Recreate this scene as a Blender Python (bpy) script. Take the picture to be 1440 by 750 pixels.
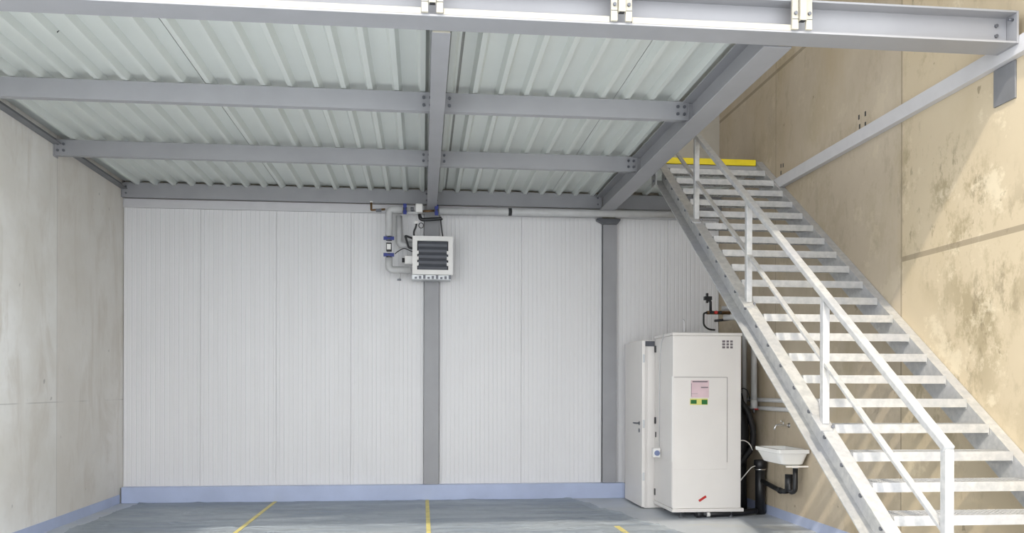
import bpy, bmesh, math, random
from mathutils import Vector, Matrix, noise
random.seed(7)
scene = bpy.context.scene
for o in list(bpy.data.objects):
    bpy.data.objects.remove(o)
COL = scene.collection

# ------------------------------------------------------------------ camera
cam_d = bpy.data.cameras.new('camera')
cam_d.sensor_fit = 'HORIZONTAL'; cam_d.sensor_width = 36.0
cam_d.lens = 1222.5 / 1440 * 36.0
cam_d.shift_y = (544.88 - 375.0) / 1440.0
cam_d.clip_start = 0.05; cam_d.clip_end = 300
cam = bpy.data.objects.new('camera', cam_d); COL.objects.link(cam)
cam.matrix_world = (Matrix.Translation((0, -11.658, 1.5)) @ Matrix.Rotation(-0.1029, 4, 'Z')
                    @ Matrix.Rotation(math.pi / 2, 4, 'X') @ Matrix.Rotation(0.0025, 4, 'Z'))
scene.camera = cam

# ------------------------------------------------------------------ world, sun, exposure
WORLD_STRENGTH = 2.2
SUN_STRENGTH = 1.9
EXPOSURE = 0.66
world = bpy.data.worlds.new('sky'); scene.world = world; world.use_nodes = True
wn = world.node_tree.nodes; wl = world.node_tree.links
bg = wn['Background']; bg.inputs[0].default_value = (0.955, 0.975, 1.0, 1); bg.inputs[1].default_value = WORLD_STRENGTH
sun_d = bpy.data.lights.new('sun', 'SUN'); sun_d.energy = SUN_STRENGTH; sun_d.angle = math.radians(2.0)
sun_d.color = (1.0, 0.90, 0.74)
sun = bpy.data.objects.new('sun', sun_d); COL.objects.link(sun)
sun.location = (-3, -14, 12)
sun.rotation_euler = Vector((0.28, 0.72, -0.685)).to_track_quat('-Z', 'Y').to_euler()
vs = scene.view_settings
vs.view_transform = 'Standard'; vs.look = 'None'; vs.gamma = 1.0; vs.exposure = EXPOSURE
vs.use_curve_mapping = False

XL, XR = -3.848, 4.09

# ------------------------------------------------------------------ materials
def lin(c):
    return tuple((v / 255 / 12.92) if v / 255 <= 0.04045 else ((v / 255 + 0.055) / 1.055) ** 2.4 for v in c) + (1.0,)

class NT:
    def __init__(s, name):
        s.m = bpy.data.materials.new(name); s.m.use_nodes = True
        s.t = s.m.node_tree; s.n = s.t.nodes; s.l = s.t.links
        s.b = s.n['Principled BSDF']
        s.pos = s.n.new('ShaderNodeNewGeometry').outputs['Position']
    def math(s, op, a, b=None, clamp=False):
        n = s.n.new('ShaderNodeMath'); n.operation = op; n.use_clamp = clamp
        for i, v in enumerate((a, b)):
            if v is None: continue
            if isinstance(v, (int, float)): n.inputs[i].default_value = v
            else: s.l.new(v, n.inputs[i])
        return n.outputs[0]
    def noise(s, scale, detail=4, rough=0.55, vec=None, stretch=None, dist=0.0):
        v = vec or s.pos
        if stretch:
            mp = s.n.new('ShaderNodeMapping'); mp.inputs['Scale'].default_value = stretch
            s.l.new(v, mp.inputs['Vector']); v = mp.outputs[0]
        n = s.n.new('ShaderNodeTexNoise'); s.l.new(v, n.inputs['Vector'])
        n.inputs['Scale'].default_value = scale; n.inputs['Detail'].default_value = detail
        n.inputs['Roughness'].default_value = rough; n.inputs['Distortion'].default_value = dist
        return n.outputs['Fac']
    def ramp(s, f, a, b, lo=0.0, hi=1.0):
        n = s.n.new('ShaderNodeMapRange'); n.inputs[1].default_value = a; n.inputs[2].default_value = b
        n.inputs[3].default_value = lo; n.inputs[4].default_value = hi; s.l.new(f, n.inputs[0]); return n.outputs[0]
    def mix(s, f, a, b):
        n = s.n.new('ShaderNodeMix'); n.data_type = 'RGBA'
        for sock, v in ((n.inputs[0], f), (n.inputs[6], a), (n.inputs[7], b)):
            if isinstance(v, (tuple, float, int)): sock.default_value = v
            else: s.l.new(v, sock)
        return n.outputs[2]
    def xyz(s):
        n = s.n.new('ShaderNodeSeparateXYZ'); s.l.new(s.pos, n.inputs[0]); return n.outputs
    def bump(s, h, strength=0.2, dist=0.01):
        n = s.n.new('ShaderNodeBump'); n.inputs['Strength'].default_value = strength
        n.inputs['Distance'].default_value = dist; s.l.new(h, n.inputs['Height'])
        s.l.new(n.outputs[0], s.b.inputs['Normal'])
    def col(s, c):
        if isinstance(c, tuple): s.b.inputs['Base Color'].default_value = c
        else: s.l.new(c, s.b.inputs['Base Color'])
    def line(s, coord, at, w):          # 1 on a thin line at coord == at
        return s.math('LESS_THAN', s.math('ABSOLUTE', s.math('SUBTRACT', coord, at)), w)

def simple(name, rgb, rough=0.5, metal=0.0, var=0.05, scale=6.0, bump=0.0):
    t = NT(name); c = lin(rgb)
    f = t.noise(scale, 3)
    d = tuple(x * (1 - 2 * var) for x in c[:3]) + (1,); e = tuple(min(1, x * (1 + var)) for x in c[:3]) + (1,)
    t.col(t.mix(t.ramp(f, 0.3, 0.7), d, e))
    t.b.inputs['Roughness'].default_value = rough; t.b.inputs['Metallic'].default_value = metal
    if bump: t.bump(t.noise(scale * 12, 2), bump, 0.003)
    return t.m

M = {}
M['steel'] = simple('grey_painted_steel', (158, 158, 161), 0.42, 0.0, 0.035, 2.5)
M['steel_dark'] = simple('dark_grey_painted_steel', (96, 98, 103), 0.5, 0.0, 0.05)
M['steel_sunlit'] = simple('sunlit_cream_steel', (190, 184, 168), 0.45, 0.0, 0.03)  # cream puts the sun on the front beam parts into their colour
M['bolt'] = simple('zinc_bolt', (112, 114, 120), 0.45, 0.4, 0.1, 30)
M['deck'] = simple('galvanised_deck_sheet', (214, 218, 213), 0.45, 0.05, 0.015, 1.5)
M['screed'] = simple('concrete_topping', (150, 150, 146), 0.9)
M['panel'] = simple('white_coated_panel', (228, 227, 228), 0.42, 0.0, 0.012, 0.8)
M['flash'] = simple('pale_grey_flashing', (205, 204, 206), 0.45, 0.0, 0.02)
M['kerb'] = simple('grey_blue_floor_paint', (180, 191, 219), 0.4, 0.0, 0.04, 3.0)
M['white'] = simple('white_lacquer', (232, 228, 224), 0.4, 0.0, 0.015, 2.0)
M['white_gloss'] = simple('white_ceramic', (240, 240, 238), 0.12, 0.0, 0.0)
M['white_plastic'] = simple('white_plastic', (235, 233, 230), 0.35, 0.0, 0.01)
M['pipe'] = simple('grey_pipe_jacket', (196, 196, 196), 0.5, 0.0, 0.04, 8)
M['black'] = simple('black_plastic', (32, 33, 36), 0.4, 0.0, 0.1)
M['rubber'] = simple('black_rubber', (24, 24, 26), 0.6, 0.0, 0.1)
M['blue'] = simple('blue_valve_handle', (38, 52, 130), 0.4)
M['red'] = simple('red_plastic', (190, 48, 44), 0.4)
M['brass'] = simple('dull_brass', (120, 92, 62), 0.4, 0.6, 0.1)
M['chrome'] = simple('chrome', (215, 215, 215), 0.15, 0.9, 0.02)
M['louver'] = simple('dark_grey_louver', (86, 88, 95), 0.4, 0.2, 0.05)
M['alu'] = simple('silver_casing', (200, 202, 204), 0.35, 0.4, 0.04)
M['line'] = simple('faded_yellow_paint', (220, 206, 128), 0.6, 0.0, 0.1, 10)
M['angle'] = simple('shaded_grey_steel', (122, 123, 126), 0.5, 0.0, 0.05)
M['yellow'] = simple('yellow_safety_paint', (232, 208, 28), 0.5, 0.0, 0.05)
M['dark'] = simple('dark_void_grey', (58, 58, 60), 0.8)
M['pink'] = simple('pale_pink_paper', (222, 196, 202), 0.7)
M['ink'] = simple('grey_printing_ink', (120, 112, 116), 0.7)
M['green'] = simple('green_sticker', (38, 110, 52), 0.5)
M['lemon'] = simple('pale_yellow_sticker', (226, 222, 130), 0.5)
M['greyblue'] = simple('grey_blue_plastic', (120, 132, 170), 0.4)

def galv():                                  # hot-dip galvanised stair steel with spangle
    t = NT('galvanised_stair_steel')
    f = t.noise(18, 3, 0.6); g = t.noise(2.2, 4)
    a = t.mix(t.ramp(f, 0.35, 0.65), lin((172, 172, 171)), lin((192, 191, 188)))
    t.col(t.mix(t.ramp(g, 0.45, 0.7, 0, 0.5), a, lin((166, 168, 176))))
    t.b.inputs['Metallic'].default_value = 0.15; t.b.inputs['Roughness'].default_value = 0.42
    return t.m
M['galv'] = galv()

def concrete_left():
    t = NT('grey_cast_concrete'); X, Y, Z = t.xyz()
    base = t.mix(t.ramp(t.noise(0.7, 5, 0.6), 0.35, 0.65), lin((222, 218, 210)), lin((244, 243, 240)))
    base = t.mix(t.ramp(t.noise(1.6, 6, 0.65, stretch=(1, 1.6, 0.5), dist=0.6), 0.50, 0.66, 0, 0.6), base, lin((204, 196, 184)))
    base = t.mix(t.ramp(Y, -2.005, -2.015, 0.35, 0.0), base, lin((206, 197, 184)))
    base = t.mix(t.ramp(t.noise(9, 3, 0.6), 0.6, 0.75, 0, 0.25), base, lin((210, 207, 202)))
    spots = t.ramp(t.noise(5.5, 2, 0.5), 0.73, 0.76, 0, 0.5)
    base = t.mix(spots, base, lin((128, 124, 118)))
    j = t.math('MAXIMUM', t.line(Y, -2.01, 0.006), t.math('MULTIPLY', t.line(Z, 1.33, 0.006), t.ramp(t.noise(1.3, 2), 0.45, 0.55)))
    t.col(t.mix(t.math('MULTIPLY', j, 0.28), base, lin((120, 116, 110))))
    t.b.inputs['Roughness'].default_value = 0.85
    t.bump(t.noise(30, 4), 0.15, 0.004)
    return t.m
M['conc_left'] = concrete_left()

def concrete_right():
    t = NT('stained_beige_concrete'); X, Y, Z = t.xyz()
    base = t.mix(t.ramp(t.noise(0.6, 5, 0.6), 0.35, 0.65), lin((180, 166, 145)), lin((198, 185, 164)))
    base = t.mix(t.ramp(t.noise(0.9, 5, 0.62, stretch=(1, 1, 0.5)), 0.5, 0.68, 0, 0.6), base, lin((184, 166, 134)))
    base = t.mix(t.ramp(t.noise(1.5, 6, 0.65, stretch=(1, 1, 0.45)), 0.54, 0.70, 0, 0.45), base, lin((168, 154, 122)))
    base = t.mix(t.ramp(Y, -4.55, -4.60), base, t.mix(0.55, base, lin((212, 195, 162))))
    # rough mottled pour, past the vertical joint towards the street
    front = t.ramp(Y, -4.52, -4.66, 0.32, 1.0)
    big = t.ramp(t.noise(0.8, 3, 0.5), 0.40, 0.58)
    st = t.ramp(t.noise(2.6, 10, 0.72, stretch=(1, 1, 0.75)), 0.51, 0.60)
    st = t.math('MULTIPLY', t.math('MULTIPLY', st, big), front)
    base = t.mix(t.math('MULTIPLY', st, 0.75), base, lin((158, 144, 114)))
    st2 = t.math('MULTIPLY', t.math('MULTIPLY', t.ramp(t.noise(5.5, 9, 0.72, stretch=(1, 1, 0.5)), 0.55, 0.63), big), front)
    base = t.mix(t.math('MULTIPLY', st2, 0.6), base, lin((126, 114, 90)))
    wh = t.math('MULTIPLY', t.ramp(t.noise(2.1, 9, 0.72), 0.56, 0.62), front)
    base = t.mix(t.math('MULTIPLY', wh, 0.6), base, lin((226, 213, 186)))
    spots = t.ramp(t.noise(6.0, 3, 0.6), 0.70, 0.74, 0, 0.5)
    base = t.mix(spots, base, lin((112, 98, 74)))
    hz = t.math('MULTIPLY', t.line(Z, 2.605, 0.022), t.math('LESS_THAN', Y, -4.575))
    hz2 = t.math('MULTIPLY', t.line(Z, 5.18, 0.02), t.math('GREATER_THAN', Y, -3.2))
    vj = t.math('MAXIMUM', t.line(Y, -4.575, 0.010), t.line(Y, -1.9, 0.006))
    j = t.math('MAXIMUM', t.math('MAXIMUM', hz, hz2), vj)
    t.col(t.mix(t.math('MULTIPLY', j, 0.5), base, lin((110, 98, 80))))
    t.b.inputs['Roughness'].default_value = 0.88
    t.bump(t.noise(22, 5, 0.6), 0.2, 0.005)
    return t.m
M['conc_right'] = concrete_right()

def concrete_back():
    t = NT('plain_grey_concrete')
    t.col(t.mix(t.ramp(t.noise(1.2, 5, 0.6), 0.35, 0.65), lin((166, 160, 148)), lin((186, 180, 168))))
    t.b.inputs['Roughness'].default_value = 0.88
    return t.m
M['conc_back'] = concrete_back()

def floor_mat():
    t = NT('grey_painted_floor')
    base = t.mix(t.ramp(t.noise(0.5, 4), 0.35, 0.65), lin((168, 176, 186)), lin((188, 194, 202)))
    base = t.mix(t.ramp(t.noise(1.6, 6, 0.65, stretch=(0.4, 1.4, 1), dist=0.6), 0.52, 0.66, 0, 0.5), base, lin((190, 190, 182)))
    base = t.mix(t.ramp(t.noise(7, 3), 0.68, 0.74, 0, 0.4), base, lin((205, 205, 200)))
    t.col(base)
    t.l.new(t.ramp(t.noise(1.4, 3), 0.3, 0.7, 0.3, 0.55), t.b.inputs['Roughness'])
    return t.m
M['floor'] = floor_mat()

def film_mat():
    t = NT('grey_plastic_film')
    t.col(t.mix(t.ramp(t.noise(1.0, 6, 0.6, stretch=(0.5, 2.0, 1), dist=1.0), 0.4, 0.62), lin((150, 162, 176)), lin((186, 195, 204))))
    t.b.inputs['Roughness'].default_value = 0.38
    t.b.inputs['Alpha'].default_value = 0.7
    t.bump(t.noise(3.0, 5, 0.6, stretch=(0.5, 2.2, 1), dist=1.2), 1.0, 0.05)
    return t.m
M['film'] = film_mat()

# ------------------------------------------------------------------ mesh helpers
class MB:
    """collects shapes in WORLD coordinates; build() links them as one mesh"""
    def __init__(s): s.bm = bmesh.new()
    def poly(s, verts, faces):
        vv = [s.bm.verts.new(v) for v in verts]
        for f in faces:
            try: s.bm.faces.new([vv[i] for i in f])
            except ValueError: pass
        return s
    def box(s, x0, x1, y0, y1, z0, z1):
        return s.poly([(x0,y0,z0),(x1,y0,z0),(x1,y1,z0),(x0,y1,z0),(x0,y0,z1),(x1,y0,z1),(x1,y1,z1),(x0,y1,z1)],
                      [(0,3,2,1),(4,5,6,7),(0,1,5,4),(1,2,6,5),(2,3,7,6),(3,0,4,7)])
    def extrude(s, prof, a, b, up=(0, 0, 1)):
        """closed 2-D profile (side, up) swept from a to b"""
        a, b = Vector(a), Vector(b); d = (b - a).normalized(); up = Vector(up)
        side = d.cross(up).normalized(); u = side.cross(d).normalized()
        n = len(prof)
        vs_ = [a + side * p + u * q for p, q in prof] + [b + side * p + u * q for p, q in prof]
        return s.poly(vs_, [tuple(range(n - 1, -1, -1)), tuple(range(n, 2 * n))] + [(i, (i + 1) % n, n + (i + 1) % n, n + i) for i in range(n)])
    def bar(s, a, b, w, h, up=(0, 0, 1)):
        return s.extrude([(-w/2,-h/2),(w/2,-h/2),(w/2,h/2),(-w/2,h/2)], a, b, up)
    def tube(s, pts, r, n=12, cap=True):
        pts = [Vector(p) for p in pts]; rings = []
        ref = None
        for i, p in enumerate(pts):
            if i == 0: d = pts[1] - p
            elif i == len(pts) - 1: d = p - pts[i - 1]
            else: d = (pts[i + 1] - p).normalized() + (p - pts[i - 1]).normalized()
            d = d.normalized()
            if ref is None:
                ref = Vector((0, 0, 1)) if abs(d.z) < 0.9 else Vector((1, 0, 0))
            u = (ref - d * ref.dot(d)).normalized(); ref = u; v = d.cross(u)
            rr = r[i] if isinstance(r, (list, tuple)) else r
            rings.append([s.bm.verts.new(p + (u * math.cos(t) + v * math.sin(t)) * rr) for t in (2 * math.pi * k / n for k in range(n))])
        for A, B in zip(rings, rings[1:]):
            for k in range(n):
                f = s.bm.faces.new((A[k], A[(k + 1) % n], B[(k + 1) % n], B[k])); f.smooth = True
        if cap:
            s.bm.faces.new(rings[0][::-1]); s.bm.faces.new(rings[-1])
        return s
    def cyl(s, a, b, r, n=14): return s.tube([a, b], r, n)
    def bend(s, pts, r, rad, n=12, seg=6):
        """tube through a polyline with rounded corners"""
        pts = [Vector(p) for p in pts]; out = [pts[0]]
        for i in range(1, len(pts) - 1):
            p = pts[i]; d0 = (pts[i-1] - p); d1 = (pts[i+1] - p)
            q = min(rad, d0.length * 0.48, d1.length * 0.48)
            A = p + d0.normalized() * q; B = p + d1.normalized() * q
            for k in range(seg + 1):
                t = k / seg
                out.append(A * (1 - t) ** 2 + p * 2 * t * (1 - t) + B * t ** 2)
        out.append(pts[-1]); return s.tube(out, r, n)
    def loft(s, rings, cap0=True, cap1=True, smooth=False):
        R = [[s.bm.verts.new(p) for p in ring] for ring in rings]; n = len(R[0])
        for A, B in zip(R, R[1:]):
            for k in range(n):
                f = s.bm.faces.new((A[k], A[(k + 1) % n], B[(k + 1) % n], B[k])); f.smooth = smooth
        if cap0: s.bm.faces.new(R[0][::-1])
        if cap1: s.bm.faces.new(R[-1])
        return s
    def build(s, name, mat, parent=None, bevel=0.0, label=None):
        bmesh.ops.recalc_face_normals(s.bm, faces=s.bm.faces[:])
        o0 = Vector((0, 0, 0))
        if parent is not None:
            root = parent
            while root.parent: root = root.parent
            o0 = Vector(root.location)
        me = bpy.data.meshes.new(name)
        for v in s.bm.verts: v.co -= o0
        s.bm.to_mesh(me); s.bm.free()
        me.materials.append(M[mat] if isinstance(mat, str) else mat)
        o = bpy.data.objects.new(name, me); COL.objects.link(o)
        if parent is not None: o.parent = parent
        if bevel:
            b = o.modifiers.new('bevel', 'BEVEL'); b.width = bevel; b.segments = 2; b.limit_method = 'ANGLE'
        if label: o['label'] = label
        return o

def rrect(cx, cy, z, hx, hy, r, n=5):
    out = []
    for sx, sy, a0 in ((1, 1, 0), (-1, 1, 90), (-1, -1, 180), (1, -1, 270)):
        for k in range(n + 1):
            t = math.radians(a0 + 90 * k / n)
            out.append((cx + sx * (hx - r) + r * math.cos(t), cy + sy * (hy - r) + r * math.sin(t), z))
    return out

def thing(name, label, cat, loc, group=None):
    o = bpy.data.objects.new(name, None); COL.objects.link(o); o.location = loc
    o.empty_display_size = 0.1
    o['label'] = label; o['category'] = cat
    if group: o['group'] = group
    return o
def tag(o, label, cat, group=None):
    o['label'] = label; o['category'] = cat
    if group: o['group'] = group
    return o
def struct(name, mb, mat, bevel=0.0):
    o = mb.build(name, mat, None, bevel); o['kind'] = 'structure'; return o

def ibeam_prof(w, h, tw, tf):
    return [(-w/2,0),(w/2,0),(w/2,tf),(tw/2,tf),(tw/2,h-tf),(w/2,h-tf),(w/2,h),(-w/2,h),(-w/2,h-tf),(-tw/2,h-tf),(-tw/2,tf),(-w/2,tf)]
def channel_prof(w, h, t):                        # web at side 0, flanges towards +side
    return [(0,0),(w,0),(w,t),(t,t),(t,h-t),(w,h-t),(w,h),(0,h)]

# ================================================================== SETTING
struct('floor', MB().box(-9, 9, -30, 0.4, -0.2, 0), 'floor')
FL = bpy.data.objects['floor']
struct('wall_left', MB().box(XL - 0.25, XL, -6.3, 0.4, 0, 7.6), 'conc_left')
struct('wall_right', MB().box(XR, XR + 0.25, -7.6, 0.4, 0, 7.6), 'conc_right')
struct('wall_back', MB().box(XL, XR, 0.10, 0.35, 0, 7.6), 'conc_back')
WB = bpy.data.objects['wall_back']
struct('ceiling', MB().box(XL - 0.25, XR + 0.25, -10.02, 0.4, 7.6, 7.8), 'conc_back')  # out of view; front edge placed to stop the sun at the front beam
struct('baseboard_back', MB().box(XL + 0.02, 2.74, -0.083, 0.028, 0, 0.204), 'kerb', 0.004)
struct('baseboard_left', MB().box(XL, XL + 0.006, -6.3, -0.09, 0, 0.113), 'kerb')
struct('baseboard_right', MB().box(XR - 0.006, XR, -7.6, 0.0, 0, 0.108), 'kerb')

# ribbed sandwich panels on the back wall
def ribbed_panel(x0, x1, z0, z1, y=0.03):
    prof = []; x = x0 + 0.012
    pitch = 0.058; n = max(1, int(round((x1 - x0 - 0.024) / pitch))); pitch = (x1 - x0 - 0.024) / n
    pts = [(x0, y + 0.012), (x0 + 0.006, y)]
    for i in range(n):
        a = x + i * pitch
        pts += [(a + pitch * 0.36, y), (a + pitch * 0.46, y + 0.0035), (a + pitch * 0.54, y + 0.0035), (a + pitch * 0.64, y)]
    pts += [(x1 - 0.006, y), (x1, y + 0.012)]
    ring = pts + [(x1, 0.095), (x0, 0.095)]
    n = len(ring)
    v = [(p[0], p[1], z0) for p in ring] + [(p[0], p[1], z1) for p in ring]
    mb = MB(); mb.poly(v, [tuple(range(n)), tuple(range(2*n-1, n-1, -1))] + [(i, (i+1) % n, n + (i+1) % n, n + i) for i in range(n)])
    return mb
def bay(x0, x1, k, z1):
    w = (x1 - x0) / k
    for i in range(k):
        ribbed_panel(x0 + i * w, x0 + (i + 1) * w, 0.20, z1).build('cladding_panel', 'panel', WB)
bay(XL + 0.004, 0.022, 4, 3.81)
bay(0.222, 2.440, 2, 3.81)
bay(2.632, XR - 0.004, 2, 3.81)
for a, b in ((XL + 0.004, 0.022), (0.222, 2.440), (2.632, XR - 0.004)):
    MB().box(a, b, 0.012, 0.098, 3.812, 3.925).build('top_flashing', 'flash', WB)
MB().box(XL + 0.002, XR - 0.002, 0.03, 0.098, 4.30, 7.4).build('upper_lining', 'conc_back', WB)

for y, z in ((-3.841, 4.055), (-3.96, 4.051), (-3.854, 3.964), (-3.96, 3.952), (-2.05, 4.05), (-2.11, 4.04), (-2.05, 3.97)):
    MB().box(XR - 0.002, XR - 0.0004, y - 0.012, y + 0.012, z - 0.022, z + 0.022).build('anchor_hole', 'dark', bpy.data.objects['wall_right'])

# painted lines on the floor
for x0, x1, y0, y1 in ((-1.919, -1.874, -6.0, -0.09), (0.046, 0.092, -6.0, -0.09), (2.06, 2.12, -6.0, -2.45)):
    MB().box(x0, x1, y0, y1, 0.0002, 0.0062).build('painted_line', 'line', FL, label='yellow painted bay line')

# ================================================================== MEZZANINE STEEL
def bolt_at(parent, p, axis='y', r=0.013, l=0.012, name='bolt'):
    p = Vector(p); d = {'y': Vector((0, -l, 0)), 'x': Vector((l, 0, 0)), '-x': Vector((-l, 0, 0))}[axis]
    return MB().tube([p, p + d], r, 6).build(name, 'bolt', parent)

# columns on the back wall
t = thing('steel_column', 'grey steel column on the white back wall below the unit heater', 'column', (0.12, 0.0, 0.204))
MB().extrude([(p, q - 0.03) for p, q in ibeam_prof(0.198, 0.12, 0.008, 0.012)], (0.1215, 0, 0.206), (0.1215, 0, 3.915), up=(0, 1, 0)).build('shaft', 'steel', t)
MB().box(0.03, 0.213, -0.045, -0.031, 0.206, 0.222).build('base_plate', 'steel', t)
t = thing('steel_column', 'grey steel column with a flared dark cap beside the white cabins', 'column', (2.536, 0.0, 0.204))
MB().extrude([(p, q - 0.03) for p, q in ibeam_prof(0.188, 0.12, 0.008, 0.012)], (2.536, 0, 0.206), (2.536, 0, 3.715), up=(0, 1, 0)).build('shaft', 'steel', t)
MB().poly([(2.445,-0.10,3.715),(2.627,-0.10,3.715),(2.627,0.005,3.715),(2.445,0.005,3.715),(2.345,-0.10,3.765),(2.665,-0.10,3.765),(2.665,0.005,3.765),(2.345,0.005,3.765),
           (2.345,-0.10,3.785),(2.665,-0.10,3.785),(2.665,0.005,3.785),(2.345,0.005,3.785)],
          [(0,3,2,1),(0,1,5,4),(1,2,6,5),(2,3,7,6),(3,0,4,7),(4,5,9,8),(5,6,10,9),(6,7,11,10),(7,4,8,11),(8,9,10,11)]).build('cap_plate', 'steel_dark', t)

ZP0, ZP1 = 3.92, 4.085
def purlin(x0, x1, yf, z0, z1, label, end0, end1, w=0.075, fill=None):
    """channel purlin: flat web to the front, flanges to the back, bolted end plates"""
    t = thing('purlin', label, 'beam', ((x0 + x1) / 2, yf, z0), 'purlins under the mezzanine deck')
    MB().extrude([(-p, q) for p, q in channel_prof(w, z1 - z0, 0.008)], (x0 + 0.013, yf, z0), (x1 - 0.013, yf, z0)).build('channel', 'steel', t, 0.002)
    for x, s_, e in ((x0, 1, end0), (x1, -1, end1)):
        if not e: continue
        a, b = (x, x + 0.012) if s_ > 0 else (x - 0.012, x)
        MB().box(a, b, yf - 0.004, yf + w + 0.02, z0 - 0.012, z1 - 0.004).build('end_plate', 'steel', t)
        cx = x + s_ * 0.075
        h = z1 - z0
        for dx in (-0.030, 0.030):
            for fz in (0.30, 0.70):
                bolt_at(t, (cx + dx, yf - 0.0005, z0 + h * fz), r=0.015)
    return t
YA, YB = -4.0085, -2.1203
purlin(XL + 0.003, 0.112, YA, ZP0, ZP1, 'grey purlin left of the centre beam, nearest to the front beam', True, True)
purlin(0.128, 2.392, YA, ZP0, ZP1, 'grey purlin between centre beam and stair opening, nearest to the front beam', True, True)
purlin(XL + 0.003, 0.112, YB, ZP0, ZP1, 'grey purlin left of the centre beam, second from the front beam', True, True)
purlin(0.128, 2.392, YB, ZP0, ZP1, 'grey purlin between centre beam and stair opening, second from the front beam', True, True)
# short fin plates that carry the purlins on the edge beam are parts of that beam (below)

def back_beam(x0, x1, label, e0, e1):
    t = thing('wall_beam', label, 'beam', ((x0 + x1) / 2, -0.06, ZP0))
    MB().extrude([(-p, q) for p, q in channel_prof(0.066, 4.12 - 3.932, 0.009)], (x0 + 0.013, -0.06, 3.932), (x1 - 0.013, -0.06, 3.932)).build('channel', 'steel', t, 0.002)
    for x, s_, e in ((x0, 1, e0), (x1, -1, e1)):
        a, b = (x, x + 0.012) if s_ > 0 else (x - 0.012, x)
        MB().box(a, b, -0.068, 0.004, 3.93, 4.10).build('end_plate', 'steel', t)
        if e:
            for fz in (3.98, 4.065):
                bolt_at(t, (x + s_ * 0.06, -0.0605, fz))
back_beam(XL + 0.003, 0.112, 'grey beam along the top of the back wall, left of the centre beam', True, True)
back_beam(0.128, 2.42, 'grey beam along the top of the back wall, between centre beam and stair opening', True, True)
back_beam(2.445, XR - 0.004, 'grey beam along the top of the back wall, behind the stair top', False, False)

# centre beam (runs back to front)
t = thing('centre_beam', 'grey centre beam running from the front beam to the back wall', 'beam', (0.12, -3.0, 3.844))
MB().extrude(ibeam_prof(0.124, 0.241, 0.007, 0.010), (0.12, -0.075, 3.844), (0.12, -5.885, 3.844)).build('i_section', 'steel', t, 0.002)
MB().box(0.062, 0.178, -5.899, -5.887, 3.846, 4.078).build('end_plate', 'steel_sunlit', t)

# edge beam along the stair opening
t = thing('edge_beam', 'grey beam edging the stair opening, to the left of the staircase top', 'beam', (2.432, -3.0, 3.848))
MB().extrude(ibeam_prof(0.20, 0.238, 0.008, 0.012), (2.432, -0.075, 3.848), (2.432, -5.885, 3.848)).build('i_section', 'steel', t, 0.002)
for y in (YA, YB):
    MB().box(2.394, 2.4275, y + 0.008, y + 0.018, 3.90, 4.07).build('fin_plate', 'steel', t)
    MB().box(2.4365, 2.528, y + 0.008, y + 0.018, 3.862, 4.07).build('stiffener', 'steel', t)
MB().box(2.55, 2.565, -0.076, -0.064, 3.86, 4.0).build('stub_plate', 'steel', t)

# front beam
t = thing('front_beam', 'deep grey beam along the front edge of the mezzanine', 'beam', (0.0, -6.03, 3.848))
MB().extrude(ibeam_prof(0.222, 0.222, 0.010, 0.014), (-4.6, -6.03, 3.846), (4.008, -6.03, 3.846)).build('i_section', 'steel', t, 0.002)
MB().box(4.010, 4.024, -6.139, -5.921, 3.846, 4.066).build('end_plate', 'steel', t)
bolt_at(t, (3.93, -6.0365, 3.93)); bolt_at(t, (3.93, -6.0365, 4.0)); bolt_at(t, (4.009, -6.10, 4.02), '-x', 0.010, 0.034)
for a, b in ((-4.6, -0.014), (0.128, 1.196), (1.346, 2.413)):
    MB().box(a, b, -6.141, -6.128, 3.8605, 3.898).build('sunlit_strip', 'steel_sunlit', t, label='cream bar for the sunlit strip of the beam')  # bar drawn for the sunlit strip at the foot of the web

# left wall angle and right wall channel with its plate
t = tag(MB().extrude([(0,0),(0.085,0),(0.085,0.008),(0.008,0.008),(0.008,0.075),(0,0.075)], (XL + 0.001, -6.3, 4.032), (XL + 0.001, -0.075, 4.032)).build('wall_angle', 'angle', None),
        'grey steel angle carrying the deck along the left concrete wall', 'beam')
t = tag(MB().extrude([(-p, q) for p, q in [(0,0),(0.062,0),(0.062,0.122),(0,0.122)]], (XR - 0.0005, -7.5, 3.782), (XR - 0.0005, -1.98, 3.782)).build('wall_rail', 'flash', None, 0.004),
        'pale grey steel rail running along the right concrete wall above the stairs', 'rail')
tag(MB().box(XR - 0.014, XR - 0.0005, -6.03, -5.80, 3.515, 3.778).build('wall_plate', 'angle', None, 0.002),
    'square grey steel plate on the right wall under the wall rail', 'plate')

# guard rail posts on the front beam
def guard_post(x, label):
    t = thing('guardrail_post', label, 'post', (x, -6.155, 3.86), 'guardrail posts on the front beam')
    for s_ in (-1, 1):
        a = x + s_ * 0.047
        MB().box(a - 0.021, a + 0.021, -6.164, -6.142, 3.862, 4.30).build('bracket_plate', 'steel_sunlit', t, 0.002)
        bolt_at(t, (a, -6.1645, 3.965), r=0.012)
        MB().box(a - 0.021, a + 0.021, -6.1655, -6.1645, 3.926, 3.929).build('bracket_seam', 'dark', t)
    MB().box(x - 0.022, x + 0.022, -6.185, -6.141, 3.915, 5.05).build('upright', 'steel_sunlit', t, 0.003)
    MB().box(x - 0.017, x + 0.017, -6.180, -6.146, 3.9125, 3.9145).build('open_end', 'dark', t)
guard_post(0.057, 'cream guardrail post bracketed to the front beam, over the centre beam')
guard_post(1.271, 'cream guardrail post bracketed to the front beam, midway between the other two')
guard_post(2.482, 'cream guardrail post bracketed to the front beam, over the stair opening edge')

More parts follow.
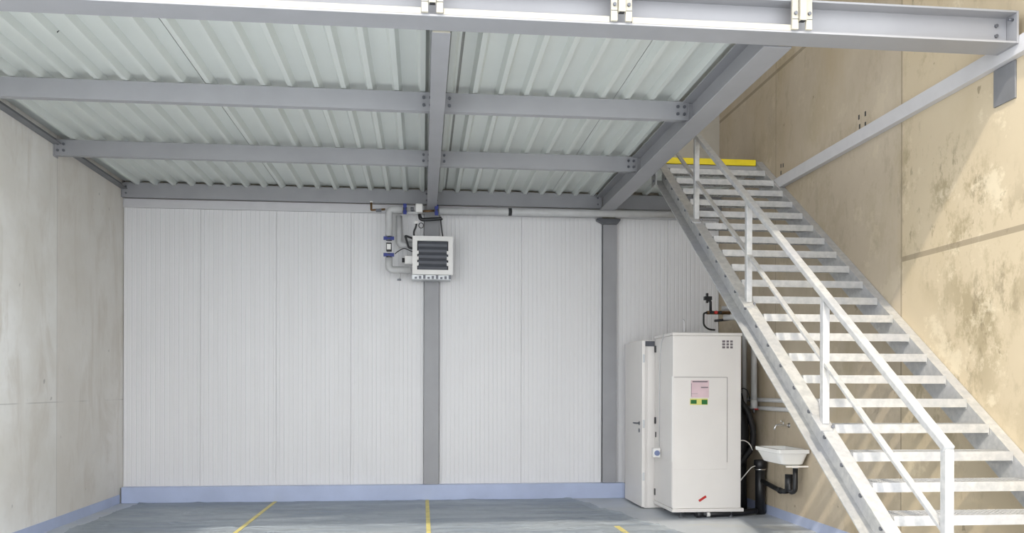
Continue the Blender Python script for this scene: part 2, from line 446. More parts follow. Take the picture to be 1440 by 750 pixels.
# corrugated deck: broad upper flats, narrow ribs hanging down, running front to back
def deck_mesh(x0, x1, y0, y1, zr, zt, pitch=0.228, first=0.0):
    pts = []; x = x0
    k = math.floor((x0 - first) / pitch)
    c = first + k * pitch
    while c < x1 + pitch:
        for dx, z in ((-0.046, zt), (-0.020, zr), (0.020, zr), (0.046, zt)):
            if x0 < c + dx < x1: pts.append((c + dx, z))
        c += pitch
    pts = [(x0, zt)] + pts + [(x1, zt)]
    ring = pts + [(p, q + 0.004) for p, q in reversed(pts)]
    n = len(ring)
    mb = MB()
    mb.poly([(p, y0, q) for p, q in ring] + [(p, y1, q) for p, q in ring], [(i, (i + 1) % n, n + (i + 1) % n, n + i) for i in range(n)])
    return mb
t = thing('mezzanine_deck', 'corrugated pale steel deck forming the underside of the mezzanine', 'deck', (-0.7, -3.0, 4.09))
ZR, ZT = 4.092, 4.148
edges = [XL + 0.012, -1.885, 0.314, 1.74, 2.43]
for a, b in zip(edges, edges[1:]):
    deck_mesh(a, b - (0.022 if b == 0.314 else 0.006), -5.90, -0.005, ZR, ZT, first=0.0).build('deck_sheet', 'deck', t)
MB().box(XL + 0.012, 2.43, -5.90, 0.02, 4.154, 4.225).build('topping', 'screed', t)
for x, y in ((-3.2,-5.4),(-3.17,-5.33),(-2.7,-4.9),(-0.72,-5.45),(0.78,-5.35),(1.06,-5.42),(1.72,-5.4),(2.1,-5.4),(-1.8,-3.0),(-1.2,-3.3)):
    MB().tube([(x, y, ZT - 0.022), (x + 0.004, y + 0.02, ZT - 0.001)], 0.006, 6).build('fixing_nail', 'dark', t)
t = thing('landing_platform', 'landing at the top of the staircase against the back wall', 'platform', (3.2, -0.8, 4.09))
deck_mesh(2.54, XR - 0.006, -1.50, -0.005, 4.125, 4.168, first=0.06).build('deck_sheet', 'deck', t)
MB().box(2.54, XR - 0.006, -1.50, 0.02, 4.174, 4.235).build('topping', 'screed', t)
MB().box(2.86, 4.0, -1.535, -1.502, 4.125, 4.17).build('edge_angle', 'steel', t)
MB().box(2.88, 3.985, -1.56, -1.50, 4.171, 4.243).build('nosing_strip', 'yellow', t, 0.004, 'bright yellow nosing strip')

# ================================================================== STAIRCASE
Y0, Z0, RUN, RISE = -6.6404, 0.7214, 0.2542, 0.1752
MS = RISE / RUN
def nz(y): return Z0 + (y - Y0) * MS
st = thing('steel_staircase', 'galvanised steel staircase with open grating treads along the right wall', 'staircase', (3.4, -7.6, 0.0))
XA, XB = 2.853, 4.0                       # web planes
yb, yt = -7.62, -1.50                    # bottom and top of the stringers
def stringer(web, outw, d):
    """sloping channel, web plane at x=web, flanges reaching to x=outw"""
    t_ = 0.009; s_ = 1 if outw > web else -1
    top, bot = -0.028, -0.300
    up = 0.012
    prof = [(web, bot), (outw, bot), (outw, bot + up), (web + s_ * t_, bot + up), (web + s_ * t_, top - up), (outw, top - up), (outw, top), (web, top)]
    n = len(prof)
    v = []
    for y in (yb, yt):
        for x, z in prof:
            zz = nz(y) + z
            v.append((x, y if zz > 0 else y + (-zz) / MS, max(zz, 0.001)))
    m = MB(); m.poly(v, [tuple(range(n)), tuple(range(2 * n - 1, n - 1, -1))] + [(i, (i + 1) % n, n + (i + 1) % n, n + i) for i in range(n)])
    return m.build('stringer', 'galv', st)
stringer(XA, 2.755, 1)
stringer(XB, XR - 0.004, 1)
# treads: one built, the others copied
def tread_parts(i):
    yn, z = Y0 + i * RUN, Z0 + i * RISE
    x0, x1 = XA + 0.003, XB - 0.003
    m = MB()
    m.box(x0, x1, yn, yn + 0.006, z - 0.062, z)                # nosing plate
    m.box(x0, x1, yn + 0.006, yn + 0.028, z - 0.004, z)        # checker nosing lip
    m.box(x0, x1, yn + 0.236, yn + 0.240, z - 0.034, z - 0.001)
    nb = 34
    for k in range(nb):
        x = x0 + (k + 0.5) * (x1 - x0) / nb
        m.box(x - 0.0022, x + 0.0022, yn + 0.006, yn + 0.236, z - 0.032, z - 0.001)
    for k in range(6):
        y = yn + 0.045 + k * 0.034
        m.box(x0, x1, y - 0.002, y + 0.002, z - 0.012, z - 0.002)
    for a, b in ((x0, x0 + 0.005), (x1 - 0.005, x1)):
        m.box(a, b, yn + 0.002, yn + 0.238, z - 0.075, z - 0.001)
    return m
tr0 = tread_parts(-3).build('tread', 'galv', st)
yn, z = Y0 - 3 * RUN, Z0 - 3 * RISE
bo0 = bolt_at(st, (XA - 0.0095, yn + 0.12, z - 0.095), '-x', 0.014, 0.014, 'tread_bolt')
for i in range(-2, 20):
    for src in (tr0, bo0):
        c = src.copy(); COL.objects.link(c); c.parent = st
        c.location = src.location + Vector((0, (i + 3) * RUN, (i + 3) * RISE))
# splice plate at the top of the left stringer
mb = MB(); mb.box(2.735, 2.752, -1.62, -1.44, 3.90, 4.08); mb.build('end_cleat', 'galv', st)
bolt_at(st, (2.734, -1.57, 4.03), '-x', 0.015, 0.012, 'cleat_bolt'); bolt_at(st, (2.734, -1.57, 3.95), '-x', 0.015, 0.012, 'cleat_bolt')
# balustrade
XP = 2.80
hr0, hr1 = Vector((XP, -7.262, 1.184)), Vector((XP, -2.955, 4.105))
SL = (hr1.z - hr0.z) / (hr1.y - hr0.y)
for y in (-7.262, -5.835, -4.400, -2.957):
    zt = hr0.z + (y - hr0.y) * SL
    MB().bar((XP, y, nz(y) - 0.028), (XP, y, zt - 0.012), 0.050, 0.050, up=(0, 1, 0)).build('baluster_post', 'galv', st, 0.004)
    mb = MB()
    a = Vector((XP - 0.02, y - 0.075, nz(y - 0.075) - 0.022)); b = Vector((XP - 0.02, y + 0.075, nz(y + 0.075) - 0.022))
    mb.bar(a, b, 0.09, 0.010, up=(0, 0, 1)); mb.build('post_foot', 'galv', st)
    bolt_at(st, (XP + 0.03, y - 0.055, nz(y - 0.055) - 0.005), 'y', 0.011, 0.012, 'foot_bolt')
d = Vector((0, 1, SL)).normalized()
MB().bar(hr0 - d * 0.02, hr1 + d * 0.02, 0.060, 0.040).build('handrail', 'galv', st, 0.006)
m0 = Vector((XP, -7.235, nz(-7.235) + 0.425)); m1 = Vector((XP, -2.25, nz(-2.25) + 0.36))
MB().bar(m0, m1, 0.040, 0.022).build('mid_rail', 'galv', st, 0.003)

# ================================================================== UNIT HEATER AND ITS PIPES
hx0, hx1, hz0, hz1 = -0.131, 0.395, 2.962, 3.462
HY = -0.30
t = thing('unit_heater', 'white framed unit heater with dark louvers hung on the centre column', 'heater', ((hx0 + hx1) / 2, HY, hz0))
MB().box(hx0 + 0.02, hx1 - 0.02, HY + 0.03, HY + 0.24, hz0 + 0.02, hz1 - 0.02).build('casing', 'alu', t, 0.006)
f = MB(); w_ = 0.062
f.box(hx0, hx1, HY - 0.02, HY + 0.03, hz1 - w_, hz1); f.box(hx0, hx1, HY - 0.02, HY + 0.03, hz0, hz0 + w_)
f.box(hx0, hx0 + w_, HY - 0.02, HY + 0.03, hz0 + w_, hz1 - w_); f.box(hx1 - w_, hx1, HY - 0.02, HY + 0.03, hz0 + w_, hz1 - w_)
f.build('front_frame', 'white_plastic', t)
MB().box(hx0 + w_, hx1 - w_, HY + 0.022, HY + 0.029, hz0 + w_, hz1 - w_).build('grille_back', 'dark', t)
for k in range(5):
    zc = hz0 + w_ + (k + 0.5) * (hz1 - hz0 - 2 * w_) / 5
    MB().extrude([(-0.006, -0.034), (0.0, -0.036), (0.012, 0.0), (0.0, 0.036), (-0.006, 0.034), (0.004, 0.0)], (hx0 + w_ + 0.012, HY + 0.004, zc), (hx1 - w_ - 0.012, HY + 0.004, zc)).build('louver', 'louver', t)
for k in (1, 2, 3):
    zc = hz0 + w_ + k * (hz1 - hz0 - 2 * w_) / 5
    for x in (hx0 + w_ + 0.007, hx1 - w_ - 0.007):
        MB().box(x - 0.012, x + 0.012, HY - 0.016, HY + 0.02, zc - 0.02, zc + 0.02).build('louver_clip', 'white_plastic', t)
g = MB(); g.box(hx0 - 0.005, hx1 - 0.03, HY + 0.0, HY + 0.22, hz0 - 0.062, hz0 - 0.004)
g.build('drip_tray', 'alu', t)
for k in range(9):
    x = hx0 + 0.03 + k * 0.055
    MB().box(x, x + 0.03, HY - 0.012, HY - 0.001, hz0 - 0.055, hz0 - 0.03 + 0.012 * (k % 3)).build('tray_fitting', 'bolt', t)
MB().box(hx0 - 0.10, hx0 + 0.018, HY + 0.06, HY + 0.17, 3.105, 3.215).build('motor_box', 'white_plastic', t, 0.008)
MB().tube([(hx0 - 0.102, HY + 0.11, 3.16), (hx0 - 0.135, HY + 0.11, 3.16)], 0.03, 12).build('motor_knob', 'black', t)
MB().bend([(hx0 + 0.03, HY + 0.06, 3.30), (hx0 - 0.05, HY + 0.06, 3.32), (hx0 - 0.095, HY + 0.06, 3.475), (hx0 + 0.03, HY + 0.06, 3.43)], 0.014, 0.02).build('mounting_bracket', 'black', t)
MB().bend([(-0.357, -0.35, 3.215), (-0.33, -0.35, 3.24), (-0.24, -0.34, 3.30), (-0.16, -0.32, 3.265), (-0.11, HY + 0.05, 3.26)], 0.006, 0.04).build('sensor_cable', 'black', t)
MB().bend([(0.235, -0.27, 3.68), (0.245, -0.27, 3.58), (0.262, -0.27, 3.464)], 0.008, 0.02).build('hanger_rod', 'black', t)
MB().tube([(-0.02 + 0.03 * math.cos(a), -0.3, 3.60 + 0.035 * math.sin(a)) for a in [k * math.pi / 8 for k in range(17)]], 0.005, 8).build('cable_loop', 'black', t)
MB().bend([(-0.075, -0.3, 3.66), (-0.085, -0.3, 3.58), (-0.115, -0.29, 3.52), (-0.11, -0.28, 3.462)], 0.012, 0.03).build('vent_hose', 'black', t)
MB().box(-0.105, -0.055, -0.32, -0.28, 3.62, 3.655).build('vent_valve', 'white_plastic', t)

RP = 0.046
def valve(x, y, z, axis='x', label=''):
    t = thing('shutoff_valve', label, 'valve', (x, y, z))
    m = MB(); d = Vector((0.026, 0, 0)) if axis == 'x' else Vector((0, 0, 0.026)); p = Vector((x, y, z))
    m.tube([p - d, p + d], 0.036, 12); m.build('valve_body', 'bolt', t)
    m = MB()
    if axis == 'x':
        m.box(x - 0.022, x + 0.022, y - 0.055, y - 0.038, z - 0.068, z - 0.018); m.box(x - 0.022, x + 0.022, y - 0.055, y - 0.038, z + 0.018, z + 0.068)
        m.box(x - 0.01, x + 0.01, y - 0.05, y - 0.036, z - 0.02, z + 0.02)
    else:
        m.box(x - 0.068, x - 0.018, y - 0.055, y - 0.038, z - 0.022, z + 0.022); m.box(x + 0.018, x + 0.068, y - 0.055, y - 0.038, z - 0.022, z + 0.022)
        m.box(x - 0.02, x + 0.02, y - 0.05, y - 0.036, z - 0.01, z + 0.01)
    m.build('handle', 'blue', t)
t = thing('heating_pipe', 'long grey insulated pipe along the top of the back wall, right of the heater', 'pipe', (0.215, -0.30, 3.795))
MB().tube([(0.215, -0.30, 3.795), (XR - 0.15, -0.30, 3.825)], RP + 0.002, 18).build('insulation', 'pipe', t)
MB().tube([(1.118, -0.30, 3.8035), (1.162, -0.30, 3.8038)], RP + 0.006, 18, True).build('pipe_clamp', 'black', t, label='black pipe clamp')
valve(0.178, -0.30, 3.795, 'x', 'blue handled valve at the start of the long insulated pipe')
t = thing('flow_pipe', 'grey insulated pipe dropping from the blue valve left of the heater to the gauge', 'pipe', (-0.43, -0.30, 3.4))
MB().bend([(-0.262, -0.30, 3.80), (-0.433, -0.30, 3.80), (-0.433, -0.30, 3.45)], RP, 0.052, 16).build('insulation', 'pipe', t)
valve(-0.228, -0.30, 3.80, 'x', 'blue handled valve on the top pipe left of the white actuator')
valve(-0.433, -0.30, 3.418, 'z', 'blue handled valve just above the small gauge left of the heater')
t = thing('pressure_gauge', 'small gauge with a white face and dark frame between two blue valves', 'gauge', (-0.433, -0.30, 3.31))
MB().box(-0.468, -0.398, -0.34, -0.27, 3.255, 3.365).build('gauge_body', 'dark', t, 0.006)
MB().box(-0.458, -0.408, -0.346, -0.341, 3.275, 3.345).build('gauge_face', 'white_plastic', t)
valve(-0.433, -0.30, 3.205, 'z', 'blue handled valve just below the small gauge left of the heater')
t = thing('return_pipe', 'grey insulated pipe bending from below the gauge into the heater', 'pipe', (-0.43, -0.30, 3.02))
MB().bend([(-0.433, -0.30, 3.175), (-0.433, -0.30, 3.018), (-0.155, -0.30, 3.018)], RP, 0.06, 16).build('insulation', 'pipe', t)
MB().bend([(-0.30, -0.30, 2.972), (-0.30, -0.30, 2.90)], 0.014, 0.01).build('drain_stub', 'pipe', t)
MB().box(-0.325, -0.275, -0.32, -0.28, 2.88, 2.90).build('drain_tap', 'bolt', t)
t = thing('branch_pipe', 'grey insulated pipe behind the flow pipe, bending into the heater side', 'pipe', (-0.30, -0.16, 3.4))
MB().bend([(-0.31, -0.15, 3.745), (-0.31, -0.15, 3.37), (-0.114, -0.15, 3.37)], RP - 0.004, 0.055, 16).build('insulation', 'pipe', t)
t = thing('vent_pipe', 'thin brass drain pipe with tap sticking out left of the top pipe', 'pipe', (-0.6, -0.30, 3.80))
MB().bend([(-0.482, -0.30, 3.80), (-0.66, -0.30, 3.785), (-0.66, -0.30, 3.88)], 0.014, 0.01).build('tube', 'brass', t)
MB().box(-0.60, -0.53, -0.33, -0.27, 3.765, 3.80).build('tap_body', 'bolt', t)
MB().tube([(-0.66, -0.30, 3.882), (-0.66, -0.30, 3.90)], 0.018, 10).build('air_cap', 'white_plastic', t)
t = thing('mixing_actuator', 'white actuator on a short pipe above the unit heater', 'actuator', (-0.05, -0.30, 3.80))
MB().box(-0.092, 0.0, -0.37, -0.29, 3.76, 3.872).build('housing', 'white_plastic', t, 0.012)
MB().tube([(-0.20, -0.28, 3.775), (-0.0, -0.28, 3.775)], 0.026, 12).build('pipe_section', 'pipe', t)
MB().tube([(0.0, -0.30, 3.785), (0.15, -0.30, 3.795)], 0.015, 10).build('copper_tail', 'brass', t)
MB().tube([(-0.155, -0.315, 3.805), (-0.115, -0.315, 3.805)], 0.03, 10).build('union_nut', 'bolt', t)
t = tag(MB().bend([(-0.04, -0.32, 3.74), (-0.03, -0.32, 3.685), (0.0, -0.32, 3.672), (0.235, -0.32, 3.69), (0.245, -0.32, 3.70)], 0.024, 0.02).build('support_arm', 'black', None),
        'black support arm just above the unit heater', 'bracket')
t = tag(MB().tube([(0.165, -0.26, 3.83), (0.165, -0.26, 3.99)], 0.013, 10).build('pipe_hanger', 'bolt', None),
        'thin vertical hanger rod over the blue valve beside the centre beam', 'hanger')

# ================================================================== CABIN, CABINET
t = thing('sanitary_cabin', 'white cabin with a handled door standing behind the tall white cabinet', 'cabin', (3.3, -0.6, 0.0))
MB().box(2.775, 3.62, -1.118, -0.09, 0.008, 2.085).build('body', 'white', t, 0.004)
MB().box(2.74, 2.774, -1.118, -1.045, 0.008, 2.085).build('door_frame', 'white', t, 0.003)
MB().box(2.742, 2.774, -0.24, -0.10, 0.008, 2.085).build('door_frame', 'white', t, 0.003)
MB().box(2.742, 2.774, -1.04, -0.245, 2.075, 2.10).build('door_frame', 'white', t)
dr = MB().box(2.700, 2.740, -1.145, -0.25, 0.022, 2.078).build('door', 'white', t, 0.003)
h = MB(); h.tube([(2.6995, -1.02, 1.055), (2.655, -1.02, 1.055), ], 0.010, 10); h.tube([(2.655, -1.028, 1.055), (2.655, -0.89, 1.055)], 0.010, 10)
h.tube([(2.6995, -1.02, 1.055), (2.694, -1.02, 1.055)], 0.026, 14)
h.tube([(2.6995, -1.02, 0.965), (2.692, -1.02, 0.965)], 0.026, 14); h.build('handle', 'bolt', dr)
for z_ in (1.86, 1.05, 0.40):
    MB().box(2.708, 2.734, -1.149, -1.1455, z_ - 0.05, z_ + 0.05).build('latch_plate', 'alu', dr)
MB().box(2.72, 2.86, -1.135, -1.119, 2.012, 2.075).build('door_closer', 'louver', t)
MB().box(2.735, 2.77, -1.04, -0.26, 0.001, 0.02).build('threshold', 'black', t)

CX0, CX1, CY0, CY1, CZ0, CZ1 = 2.862, 3.672, -1.92, -1.152, 0.108, 2.10
t = thing('equipment_cabinet', 'tall white cabinet with stickers standing in front of the cabin, left of the sink', 'cabinet', (3.27, -1.5, 0.0))
MB().box(CX0, CX1, CY0, CY1, CZ0, CZ1).build('body', 'white', t, 0.006)
MB().box(CX0 - 0.012, CX1 + 0.012, CY0 - 0.014, CY1, CZ1 + 0.001, CZ1 + 0.034).build('lid', 'white', t, 0.006)
MB().box(CX0 - 0.010, CX1 + 0.03, CY0 - 0.016, CY1, CZ0 - 0.04, CZ0 - 0.001).build('plinth', 'white', t, 0.004)
MB().box(CX0 + 0.012, 3.502, CY0 - 0.007, CY0 - 0.0006, 0.56, 1.618).build('access_panel', 'white', t, 0.002)
e = MB(); e.box(CX0 + 0.012, 3.506, CY0 - 0.0052, CY0 - 0.0006, 1.6185, 1.6225); e.box(3.5025, 3.507, CY0 - 0.0052, CY0 - 0.0006, 0.64, 1.6185); e.build('panel_gap', 'ink', t)
MB().box(CX0 - 0.006, CX0 - 0.0006, CY0 + 0.012, -1.155, 0.12, 0.647).build('side_panel', 'white', t)
MB().box(CX0 - 0.010, CX0 - 0.0006, CY0 + 0.001, CY0 + 0.035, 0.65, 1.63).build('corner_strip', 'white_plastic', t)
for z_ in (1.974, 1.095, 0.217):
    MB().box(CX0 - 0.014, CX0 - 0.0006, -1.205, -1.165, z_ - 0.04, z_ + 0.04).build('hinge', 'black', t)
MB().box(CX0 - 0.010, CX0 - 0.0006, -1.215, -1.195, 0.89, 0.955).build('latch', 'black', t)
sw = MB().box(CX0 - 0.098, CX0 - 0.007, -1.44, -1.36, 0.66, 0.77).build('switch_box', 'white_plastic', t, 0.006)
MB().tube([(CX0 - 0.052, -1.4405, 0.712), (CX0 - 0.052, -1.452, 0.712)], 0.033, 14).build('switch_knob', 'greyblue', sw)
cb = [(CX0 - 0.008, -1.38, 0.78), (CX0 - 0.008, -1.385, 1.3), (CX0 - 0.008, -1.40, 1.8), (CX0 - 0.008, -1.46, 2.04), (CX0 - 0.016, -1.56, 2.09), (CX0 - 0.02, -1.62, 2.14)]
MB().bend(cb, 0.005, 0.1).build('cable', 'pipe', t)
pl = MB().box(3.072, 3.285, CY0 - 0.0095, CY0 - 0.0075, 1.385, 1.585).build('paper_label', 'pink', t, label='pale pink printed paper label')
q = MB(); y_ = CY0 - 0.0104
q.box(3.09, 3.27, y_, y_ + 0.0006, 1.563, 1.577); q.box(3.19, 3.275, y_, y_ + 0.0006, 1.497, 1.509); q.box(3.08, 3.15, y_, y_ + 0.0006, 1.43, 1.433); q.box(3.075, 3.080, y_, y_ + 0.0006, 1.40, 1.55)
q.build('print', 'ink', pl)
sk = MB().box(3.062, 3.272, CY0 - 0.0095, CY0 - 0.0075, 1.302, 1.375).build('energy_sticker', 'lemon', t, label='green and yellow sticker')
q = MB(); q.box(3.07, 3.14, y_, y_ + 0.0006, 1.315, 1.36); q.box(3.20, 3.268, y_, y_ + 0.0006, 1.308, 1.362); q.build('green_patch', 'green', sk)
q = MB()
for k, (dx, w) in enumerate(((0, 0.035), (0.05, 0.03), (0.095, 0.03))):
    for j in range(3): q.box(3.445 + dx, 3.445 + dx + w, CY0 - 0.0025, CY0 - 0.0006, 1.955 + j * 0.034, 1.98 + j * 0.034)
q.build('data_label', 'ink', t)
MB().poly([(3.165, CY0 - 0.0085, 0.205), (3.18, CY0 - 0.0085, 0.185), (3.262, CY0 - 0.0085, 0.238), (3.248, CY0 - 0.0085, 0.258),
           (3.165, CY0 - 0.0007, 0.205), (3.18, CY0 - 0.0007, 0.185), (3.262, CY0 - 0.0007, 0.238), (3.248, CY0 - 0.0007, 0.258)],
          [(0,1,2,3),(4,7,6,5),(0,4,5,1),(1,5,6,2),(2,6,7,3),(3,7,4,0)]).build('red_tape', 'red', t, label='scrap of red tape')
for x in (CX0 + 0.12, CX1 - 0.1):
    for y in (CY0 + 0.05, CY1 - 0.1):
        m = MB(); m.tube([(x, y, 0.0), (x, y, 0.012), (x, y, 0.012), (x, y, 0.066)], [0.03, 0.03, 0.014, 0.014], 12); m.build('foot', 'bolt', t)
t = tag(MB().bend([(3.01, CY0 + 0.04, CZ1 + 0.036), (3.01, CY0 + 0.04, CZ1 + 0.17), (2.985, CY0 + 0.04, CZ1 + 0.19)], 0.008, 0.02).build('antenna_rod', 'flash', None),
        'thin pale rod standing on the top of the tall white cabinet', 'rod')

# ================================================================== SINK CORNER
sx, sy = 3.905, -2.525; hx, hy = 0.178, 0.325
t = thing('utility_sink', 'white wall mounted utility sink under the stairs', 'sink', (sx, sy, 0.66))
b = MB()
out = [rrect(sx + 0.03, sy, 0.672, hx - 0.09, hy - 0.10, 0.05), rrect(sx + 0.012, sy, 0.69, hx - 0.05, hy - 0.062, 0.06),
       rrect(sx, sy, 0.802, hx - 0.012, hy - 0.016, 0.05), rrect(sx, sy, 0.806, hx, hy, 0.03), rrect(sx, sy, 0.846, hx, hy, 0.03),
       rrect(sx, sy, 0.848, hx - 0.032, hy - 0.036, 0.05), rrect(sx + 0.008, sy, 0.72, hx - 0.07, hy - 0.085, 0.05), rrect(sx + 0.02, sy, 0.70, hx - 0.10, hy - 0.12, 0.05)]
b.loft(out); b.build('basin', 'white_gloss', t)
MB().tube([(sx + 0.03, sy, 0.701), (sx + 0.03, sy, 0.703)], 0.028, 14).build('drain_strainer', 'chrome', t)
MB().box(sx - 0.06, XR - 0.002, sy - 0.262, sy - 0.236, 0.655, 0.670).build('wall_bracket', 'white_plastic', t)
t = thing('wall_tap', 'small chrome tap on the right wall above the sink', 'tap', (4.06, -2.30, 1.08))
MB().bend([(XR - 0.008, -2.30, 1.08), (4.0, -2.30, 1.085), (3.93, -2.30, 1.085), (3.915, -2.30, 1.03)], 0.012, 0.03).build('spout', 'chrome', t)
MB().tube([(XR - 0.001, -2.30, 1.08), (XR - 0.008, -2.30, 1.08)], 0.028, 14).build('rosette', 'chrome', t)
MB().bend([(4.02, -2.30, 1.09), (4.02, -2.30, 1.12), (3.97, -2.34, 1.13)], 0.008, 0.01).build('lever', 'chrome', t)
# black waste pipes
t = thing('waste_trap', 'black plastic trap and waste pipe under the sink', 'drain', (3.94, -2.5, 0.4))
MB().tube([(3.985, -2.69, 0.671), (3.985, -2.69, 0.64)], 0.034, 14).build('collar', 'white_plastic', t)
MB().bend([(3.985, -2.69, 0.639), (3.985, -2.69, 0.39), (3.965, -2.60, 0.365), (3.965, -2.575, 0.54)], 0.027, 0.05).build('trap_bend', 'black', t)
MB().tube([(3.965, -2.57, 0.37), (3.965, -2.57, 0.56)], 0.042, 14).build('trap_bottle', 'black', t)
MB().bend([(3.965, -2.54, 0.375), (3.965, -2.40, 0.352), (3.975, -2.10, 0.375), (3.995, -1.76, 0.40)], 0.027, 0.06).build('waste_arm', 'black', t)
MB().tube([(3.966, -2.36, 0.3545), (3.967, -2.31, 0.358)], 0.034, 12).build('union_nut', 'black', t)
t = thing('soil_pipe', 'thick black vertical drain pipe between the cabinet and the sink', 'pipe', (4.0, -1.68, 0.0))
MB().tube([(4.0, -1.68, 0.0), (4.0, -1.68, 0.60)], 0.058, 18).build('pipe_run', 'black', t)
MB().tube([(4.0, -1.68, 0.545), (4.0, -1.68, 0.552), (4.0, -1.68, 0.64), (4.0, -1.68, 0.645)], [0.066, 0.074, 0.074, 0.06], 18).build('collar', 'black', t)
MB().tube([(4.0, -1.68, 0.525), (4.0, -1.68, 0.541)], 0.066, 18).build('clamp_ring', 'chrome', t)
t = thing('floor_drain_pipe', 'black drain pipe lying on the floor under the tall white cabinet', 'pipe', (3.2, -1.86, 0.0))
MB().bend([(3.16, -1.90, 0.037), (3.66, -1.84, 0.037), (3.92, -1.77, 0.05)], 0.034, 0.1).build('pipe_run', 'black', t)
MB().tube([(3.15, -1.905, 0.037), (3.22, -1.895, 0.037)], 0.037, 14).build('pipe_socket', 'black', t)
MB().tube([(3.27, -1.925, 0.037), (3.30, -1.921, 0.037)], 0.026, 14).build('pipe_cap', 'white_plastic', t, label='white cap')
# grey risers with a red tap
t = thing('riser_pipe', 'grey riser pipe with a red tap hanging on the right wall behind the stairs', 'pipe', (4.0, -1.48, 1.2))
MB().bend([(4.0, -1.48, 1.36), (4.0, -1.48, 2.30), (3.94, -1.40, 2.36), (3.70, -1.25, 2.37)], 0.036, 0.06, 14).build('pipe_run', 'pipe', t)
MB().tube([(4.0, -1.48, 1.25), (4.0, -1.48, 1.357)], [0.044, 0.040], 14).build('end_sleeve', 'pipe', t)
MB().tube([(4.0, -1.48, 1.20), (4.0, -1.48, 1.248)], 0.014, 10).build('tap_stem', 'bolt', t)
MB().box(4.0, 4.06, -1.50, -1.46, 1.235, 1.255).build('tap_handle', 'red', t)
tag(MB().bend([(3.985, -1.20, 1.30), (3.985, -1.20, 2.44), (3.93, -1.14, 2.50), (3.76, -1.02, 2.50)], 0.030, 0.06, 14).build('riser_pipe', 'pipe', None),
    'thinner grey riser pipe without tap, right beside the back of the cabinet', 'pipe')
# manifold above the cabinet
t = thing('water_manifold', 'small water manifold with black and red knobs behind the stair stringer', 'manifold', (3.62, -1.2, 2.4))
MB().tube([(3.50, -1.20, 2.43), (3.80, -1.20, 2.43)], 0.022, 12).build('header', 'brass', t)
for x, m_ in ((3.545, 'black'), (3.60, 'red'), (3.655, 'black')):
    MB().tube([(x, -1.225, 2.43), (x, -1.27, 2.43)], 0.020, 10).build('knob', m_, t)
m = MB(); m.tube([(3.55, -1.20, 2.451), (3.55, -1.20, 2.56), (3.52, -1.20, 2.60)], 0.018, 10); m.box(3.47, 3.56, -1.23, -1.17, 2.585, 2.63); m.box(3.495, 3.515, -1.22, -1.18, 2.55, 2.67); m.build('stop_valve', 'black', t)
MB().bend([(3.50, -1.22, 2.43), (3.455, -1.22, 2.42), (3.455, -1.22, 2.27), (3.52, -1.22, 2.22), (3.60, -1.22, 2.215)], 0.011, 0.05).build('hose', 'rubber', t)
MB().bend([(3.60, -1.2, 2.33), (3.75, -1.2, 2.345), (3.86, -1.2, 2.36)], 0.016, 0.05).build('branch_tube', 'black', t)
# hose bundle behind the cabinet
for k, (lab, pts, r) in enumerate((
    ('thickest black hose, dropping from the risers to the floor behind the cabinet', [(3.84, -1.30, 1.42), (3.86, -1.34, 1.25), (3.90, -1.36, 1.05), (3.90, -1.36, 0.8), (3.87, -1.36, 0.60), (3.87, -1.36, 0.35), (3.88, -1.36, 0.0)], 0.078),
    ('black hose looping outward above the soil pipe collar', [(3.82, -1.50, 1.34), (3.90, -1.53, 1.22), (3.965, -1.56, 1.0), (3.955, -1.56, 0.80), (3.86, -1.54, 0.66), (3.78, -1.52, 0.55)], 0.036),
    ('slim black hose hanging close to the cabinet edge', [(3.72, -1.60, 1.46), (3.735, -1.62, 1.2), (3.73, -1.62, 0.8), (3.74, -1.62, 0.4), (3.76, -1.64, 0.035)], 0.028))):
    tag(MB().bend(pts, r, 0.12, 12).build('black_hose', 'rubber', None), lab, 'hose', 'hoses behind the cabinet')
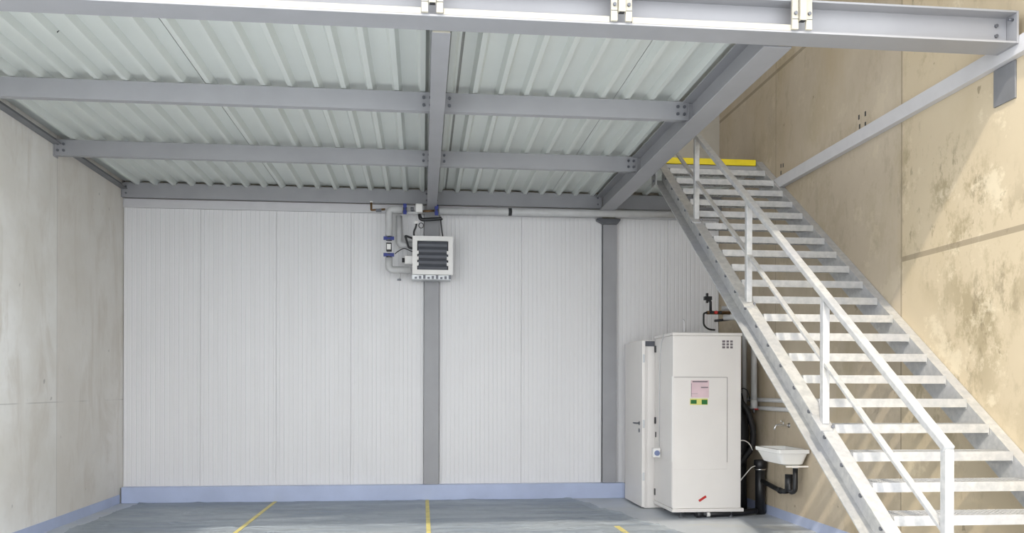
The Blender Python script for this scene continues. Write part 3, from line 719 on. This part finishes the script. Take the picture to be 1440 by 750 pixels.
for lab, pts in (('thin white cable arching over the black hoses', [(3.69, -1.70, 0.86), (3.78, -1.72, 0.885), (3.86, -1.71, 0.84), (3.90, -1.69, 0.76)]),
                 ('thin white cable slanting up to the soil pipe clamp', [(3.69, -1.70, 0.33), (3.78, -1.72, 0.45), (3.87, -1.73, 0.56), (3.92, -1.73, 0.575)]),
                 ('dark looping wire by the foot of the grey risers', [(3.76, -1.62, 1.44), (3.80, -1.60, 1.50), (3.88, -1.57, 1.48), (3.92, -1.55, 1.36)])):
    tag(MB().bend(pts, 0.006, 0.05, 8).build('cable', 'white_plastic' if 'white' in lab else 'black', None), lab, 'cable')
# pale conduits on the right wall
for z_, lab in ((1.355, 'upper of two pale conduits on the right wall under the stairs'), (1.255, 'lower of two pale conduits on the right wall under the stairs')):
    tag(MB().tube([(XR - 0.026, -3.1, z_), (XR - 0.026, -0.02, z_)], 0.025, 12).build('wall_conduit', 'pipe', None), lab, 'conduit', 'wall conduits')

# ================================================================== PLASTIC SHEET ON THE FLOOR
def film():
    mb = MB(); nx, ny = 190, 80
    grid = []
    for j in range(ny + 1):
        v = j / ny; y = -3.3 + v * (3.3 - 0.10); row = []
        xr = 1.98 + (-0.10 - y) * 0.235 + 0.05 * noise.noise(Vector((y * 2.2, 3.1, 0)))
        xl = XL + 0.22 + 0.08 * noise.noise(Vector((y * 1.7, 8.0, 0)))
        for i in range(nx + 1):
            u = i / nx; x = xl + u * (xr - xl)
            n1 = noise.noise(Vector((x * 0.9 + 2.0 * noise.noise(Vector((x * .5, y, 5))), y * 3.2, 1.0)))
            n2 = noise.noise(Vector((x * 2.6, y * 6.5, 4.0)))
            ridge = max(0, 1 - abs(n1) * 5) ** 2 * 0.014 + max(0, 1 - abs(n2) * 6) * 0.004
            if u > 0.985: ridge += 0.010
            for xc in (-1.8965, 0.069):
                ridge *= min(1, max(0, abs(x - xc) - 0.045) / 0.06)
            row.append(mb.bm.verts.new((x, y, 0.003 + ridge)))
        grid.append(row)
    for j in range(ny):
        for i in range(nx):
            f = mb.bm.faces.new((grid[j][i], grid[j][i+1], grid[j+1][i+1], grid[j+1][i])); f.smooth = True
    return mb
tag(film().build('plastic_sheet', 'film', None), 'wrinkled grey plastic sheet spread over the floor along the back wall', 'sheet')
